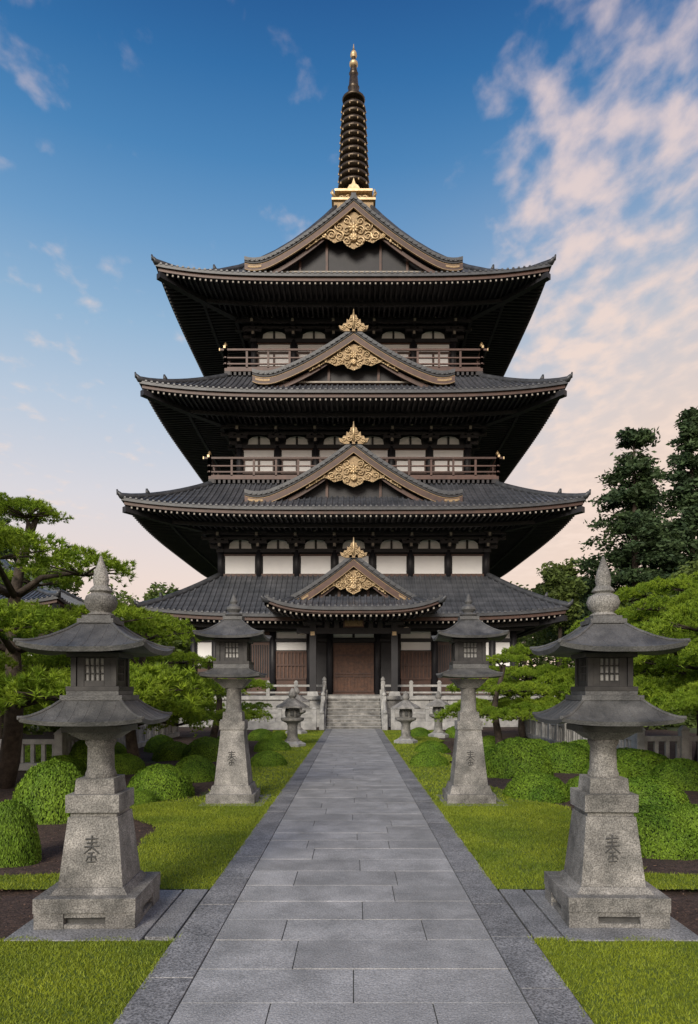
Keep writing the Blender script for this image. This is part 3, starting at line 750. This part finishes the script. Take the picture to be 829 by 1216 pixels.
pine(-7.8,11.0,3.1,2.1,3,2,.60)
pine(-5.6,17.5,3.7,2.2,4,3,.38)
pine(-9.8,19.0,4.2,2.8,4,4,.42)
pine(-4.6,22.5,2.9,1.8,3,5,.45)
pine(-13.0,26.0,5.0,3.3,4,6,.35)
pine(-8.0,28.0,4.2,2.6,4,12,.35)
pine(8.3,14.0,4.4,2.7,4,7,.42)
pine(9.4,18.5,4.8,2.9,5,8,.40)
pine(4.9,23.0,3.0,2.0,3,9,.45)
pine(10.5,25.5,5.4,3.3,5,10,.35)
pine(7.2,29.0,3.6,2.3,4,11,.38)
pine(7.2,10.6,2.8,1.7,3,13,.62)
# ================================================================= CEDARS, FAR TREES
def cards(C,s0,s1,rg,flat=.5):
    n=len(C); a=rg.normal(0,1,(n,3)); a[:,2]*=flat; a/=np.linalg.norm(a,axis=1)[:,None]
    b_=np.cross(a,rg.normal(0,1,(n,3))); b_/=np.linalg.norm(b_,axis=1)[:,None]
    s_=rg.uniform(s0,s1,n)[:,None]
    return np.stack([C-a*s_,C-b_*s_*.45,C+a*s_,C+b_*s_*.45],1).reshape(-1,3)
def cedarmesh(seed,H=22.,R=3.6,gap=.0,p=.75):
    rg=np.random.default_rng(seed); P=[]
    nb=int(H*10)
    for i in range(nb):
        f=rg.uniform(.12,1)**.85; z=H*f; L=R*((1-f)**p+.08)*rg.uniform(.55,1.15); a=rg.uniform(0,2*np.pi)
        if gap and math.sin(f*30+seed)<-.9: continue
        n=int(60+75*L/ R*2); t=rg.uniform(.1,1,n)**.7
        c=np.stack([np.cos(a)*L*t,np.sin(a)*L*t,z-.28*L*t**1.6+.15*L*t],1)+rg.normal(0,1,(n,3))*np.array([.28,.28,.16])*(.6+.8*L/R)
        P.append(c)
    P=np.concatenate(P); return npmesh("cedar_crown",cards(P,.10,.26,rg),4,['cedar'])
CM=[cedarmesh(1,22,4.2),cedarmesh(2,22,4.8,1,.5),cedarmesh(3,22,3.8)]
for (x,y,s_,k) in ((22.6,55,1.06,1),(28.2,57,1.16,0),(31.0,52,1.02,2),(25.5,60,.94,2),(34,58,1.15,0),(20.6,60,.62,1),(29.5,49,.8,1),(-31,60,.85,1)):
    root=empty("cedar_tree",(x,y,0)); mb=M(); mb.tube([(0,0,0),(.1,0,10*s_),(0,.1,21.4*s_)],[.45*s_,.28*s_,.05],8,'bark'); mb.obj("trunk",parent=root)
    link("crown",CM[k],(0,0,0),random.uniform(0,6),(s_,s_,s_),root)
rg=np.random.default_rng(11); P=[]; tk=M()
def crown(x,y,h,r_,n=2200,trunk=True):
    if trunk: tk.tube([(x,y,0),(x+.2,y,h*.8)],[.3,.1],6,'bark')
    for j in range(13):
        a=rg.uniform(0,6.28); e=rg.uniform(.0,.75)*r_; cz=h-r_*.9+rg.uniform(-.8,.75)*r_
        cr=r_*rg.uniform(.28,.5); m=n//13
        d=rg.normal(0,1,(m,3)); d/=np.linalg.norm(d,axis=1)[:,None]
        P.append(np.array([x+math.cos(a)*e,y+math.sin(a)*e,cz])+d*cr*rg.uniform(.6,1.1,(m,1))*np.array([1,1,.7]))
for i in range(50):
    s_=-1 if i%2 else 1
    x=s_*rg.uniform(14,60); y=rg.uniform(62,84)
    h=rg.uniform(9.5,13) if s_<0 else rg.uniform(11,14.5)
    crown(x,y,h,rg.uniform(3,4.5))
for (x,y,h) in ((-14.0,52,9.5),(-16,56,11),(-22,60,11),(-27,60,13),(-34,58,17),(-27,62,13),(16.5,55,12),(19,62,13.5),(21,50,10),(25,46,11),(29,44,12),(-14,58,10.5),(17,44,7),(21,40,8)):
    crown(x,y,h,rg.uniform(2.4,3.4),2800)
for i in range(34):
    s_=-1 if i%2 else 1
    crown(s_*(12.5+i*.75),rg.uniform(33,50)if s_>0 else rg.uniform(30,35),rg.uniform(2.6,4.2),rg.uniform(1.7,2.4),1400,False)
for i in range(40):
    s_=-1 if i%2 else 1
    crown(s_*(11+i*1.1),rg.uniform(58,61),rg.uniform(5,7.5),rg.uniform(3,4),1300,False)
P=np.concatenate(P)
root=empty("distant_trees"); link("foliage",npmesh("distant_foliage",cards(P,.12,.3,rg,.6),4,['distl']),parent=root); tk.obj("trunks",parent=root)
# ================================================================= side hall, fences
hall=empty("temple_hall",(-24.0,46,0)); m=M()
roof(m,7.2,7.0,.6,10.6,1.3,.4,5.2,.2)
m.box(-5.2,5.2,-5.2,5.2,0,6.8,'white')
for k in range(4):
    m.k=k
    for i in range(6): x=-5.2+2.08*i; m.box(x-.15,x+.15,-5.3,-5.203,0,6.8,'dark')
    m.box(-5.3,5.3,-5.34,-5.3,4.2,4.5,'dark')
m.k=0
m.obj("hall_body",parent=hall)
def fence(name,x0,y0,x1,y1,h=.95):
    m=M(); L=math.hypot(x1-x0,y1-y0); n=int(L/1.0); ux,uy=(x1-x0)/L,(y1-y0)/L
    m.box(0,L,-.16,.16,0,.18,'stonel')
    for i in range(n+1):
        t=L*i/n; m.cb(t,0,.18,h,.2,.2,'stonel'); m.frus(t,0,h,h+.12,.25,.08,'stonel')
    m.box(0,L,-.06,.06,h*.72,h*.86,'stonel')
    for i in range(n*4):
        t=L*(i+.5)/(n*4); m.box(t-.05,t+.05,-.045,.045,.18,h*.72,'stonel')
    o=m.obj(name,(x0,y0,0),bevel=.01); o.rotation_euler=(0,0,math.atan2(uy,ux))
fence("stone_fence",-15,17.2,-7.4,17.2,.9); fence("stone_fence",-7.4,17.4,-7.8,30)
fence("stone_fence",7.2,17.2,15,17.2,1.0); fence("stone_fence",7.2,17.4,7.6,30,1.0)
# ================================================================= SKY, SUN
w=bpy.data.worlds.new("World"); scene.world=w; w.use_nodes=True; nt=w.node_tree; N=nt.nodes; L=nt.links
bg=N["Background"]; bg.inputs["Strength"].default_value=.1
SE,SR=D(28),D(198)
sky=N.new("ShaderNodeTexSky"); sky.sky_type='NISHITA'; sky.sun_disc=False; sky.sun_elevation=SE; sky.sun_rotation=SR; sky.altitude=100
tc=N.new("ShaderNodeTexCoord"); sp=N.new("ShaderNodeSeparateXYZ"); L.new(tc.outputs["Generated"],sp.inputs[0])
def math_(op,a,b_=None,clamp=False):
    m=N.new("ShaderNodeMath"); m.operation=op; m.use_clamp=clamp
    for i,v in enumerate((a,b_)):
        if v is None: continue
        if isinstance(v,(int,float)): m.inputs[i].default_value=v
        else: L.new(v,m.inputs[i])
    return m.outputs[0]
def ss(v,a,b_):
    m=N.new("ShaderNodeMapRange"); m.interpolation_type='SMOOTHSTEP'; m.inputs[1].default_value=a; m.inputs[2].default_value=b_; L.new(v,m.inputs[0]); return m.outputs[0]
def s2l(c): return tuple(((v/255+.055)/1.055)**2.4 if v>10 else v/255/12.92 for v in c)
ramp=N.new("ShaderNodeValToRGB"); cr=ramp.color_ramp
stops=[(0,(240,210,190)),(.15,(242,220,208)),(.26,(222,218,222)),(.37,(188,204,222)),(.46,(150,184,214)),(.54,(110,158,202)),(.61,(74,133,186)),(.67,(48,110,168)),(.72,(32,88,148)),(1,(18,62,118))]
while len(cr.elements)<len(stops): cr.elements.new(.5)
for e,(pz,c) in zip(cr.elements,stops): e.position=pz; e.color=(*s2l(c),1)
L.new(sp.outputs["Z"],ramp.inputs["Fac"])
def mix(f,a,b_,typ='MIX'):
    m=N.new("ShaderNodeMix"); m.data_type='RGBA'; m.blend_type=typ; m.clamp_result=False
    if isinstance(f,(int,float)): m.inputs[0].default_value=f
    else: L.new(f,m.inputs[0])
    for i,v in ((6,a),(7,b_)):
        if isinstance(v,tuple): m.inputs[i].default_value=(*v,1)
        else: L.new(v,m.inputs[i])
    return m.outputs[2]
az=math_('DIVIDE',sp.outputs["X"],math_('ADD',math_('ABSOLUTE',sp.outputs["Y"]),.05))
warm=math_('MULTIPLY',ss(az,-.1,.5),math_('SUBTRACT',1,ss(sp.outputs["Z"],.2,.66)))
base=mix(math_('MULTIPLY',warm,.88),ramp.outputs["Color"],s2l((246,214,188)))
zc=math_('ADD',math_('MAXIMUM',sp.outputs["Z"],0),.06)
u=math_('DIVIDE',sp.outputs["X"],zc); v=math_('DIVIDE',sp.outputs["Y"],zc)
cb=N.new("ShaderNodeCombineXYZ"); L.new(u,cb.inputs[0]); L.new(v,cb.inputs[1])
mp=N.new("ShaderNodeMapping"); mp.inputs["Rotation"].default_value=(0,0,D(48)); mp.inputs["Scale"].default_value=(1.1,.8,1); L.new(cb.outputs[0],mp.inputs[0])
def noise(sc_,det,ro,dist=0.):
    n=N.new("ShaderNodeTexNoise"); n.inputs["Scale"].default_value=sc_; n.inputs["Detail"].default_value=det; n.inputs["Roughness"].default_value=ro; n.inputs["Distortion"].default_value=dist; L.new(mp.outputs[0],n.inputs["Vector"]); return n.outputs["Fac"]
n1=noise(13,5,.5,.15); n2=noise(2.6,4,.5) 
maskR=ss(az,.08,.34); maskL=ss(math_('MULTIPLY',az,-1.0),.18,.45)
val=math_('ADD',math_('ADD',math_('MULTIPLY',n1,.64),math_('MULTIPLY',n2,.56)),math_('ADD',math_('MULTIPLY',maskR,.21),math_('MULTIPLY',maskL,.045)))
den=math_('MULTIPLY',ss(val,.68,.98),ss(sp.outputs["Z"],.02,.25))
ccol=mix(ss(sp.outputs["Z"],.3,.74),s2l((252,226,208)),s2l((234,214,212)))
col=mix(math_('MULTIPLY',den,.88),base,ccol)
sc=N.new("ShaderNodeVectorMath"); sc.operation='SCALE'; sc.inputs["Scale"].default_value=10.3; L.new(col,sc.inputs[0])
fin=mix(.9,sky.outputs["Color"],sc.outputs[0])
L.new(fin,bg.inputs["Color"])
sun=bpy.data.lights.new("sun",'SUN'); sun.energy=3.4; sun.angle=D(26); sun.color=(1,.90,.76)
so=bpy.data.objects.new("sun",sun); scene.collection.objects.link(so)
dirv=Vector((math.sin(SR)*math.cos(SE),math.cos(SR)*math.cos(SE),math.sin(SE)))
so.rotation_euler=dirv.to_track_quat('Z','Y').to_euler()
# ================================================================= CAMERA
cam=bpy.data.cameras.new("camera"); cam.lens=24; cam.sensor_width=36; cam.clip_end=3000; cam.clip_start=.05
cam.shift_y=212/1216; cam.shift_x=-5.5/1216
co=bpy.data.objects.new("camera",cam); co.location=(0,0,2.0); co.rotation_euler=(D(90),0,0); scene.collection.objects.link(co); scene.camera=co
scene.view_settings.view_transform='Standard'; scene.view_settings.look='None'; scene.view_settings.exposure=0
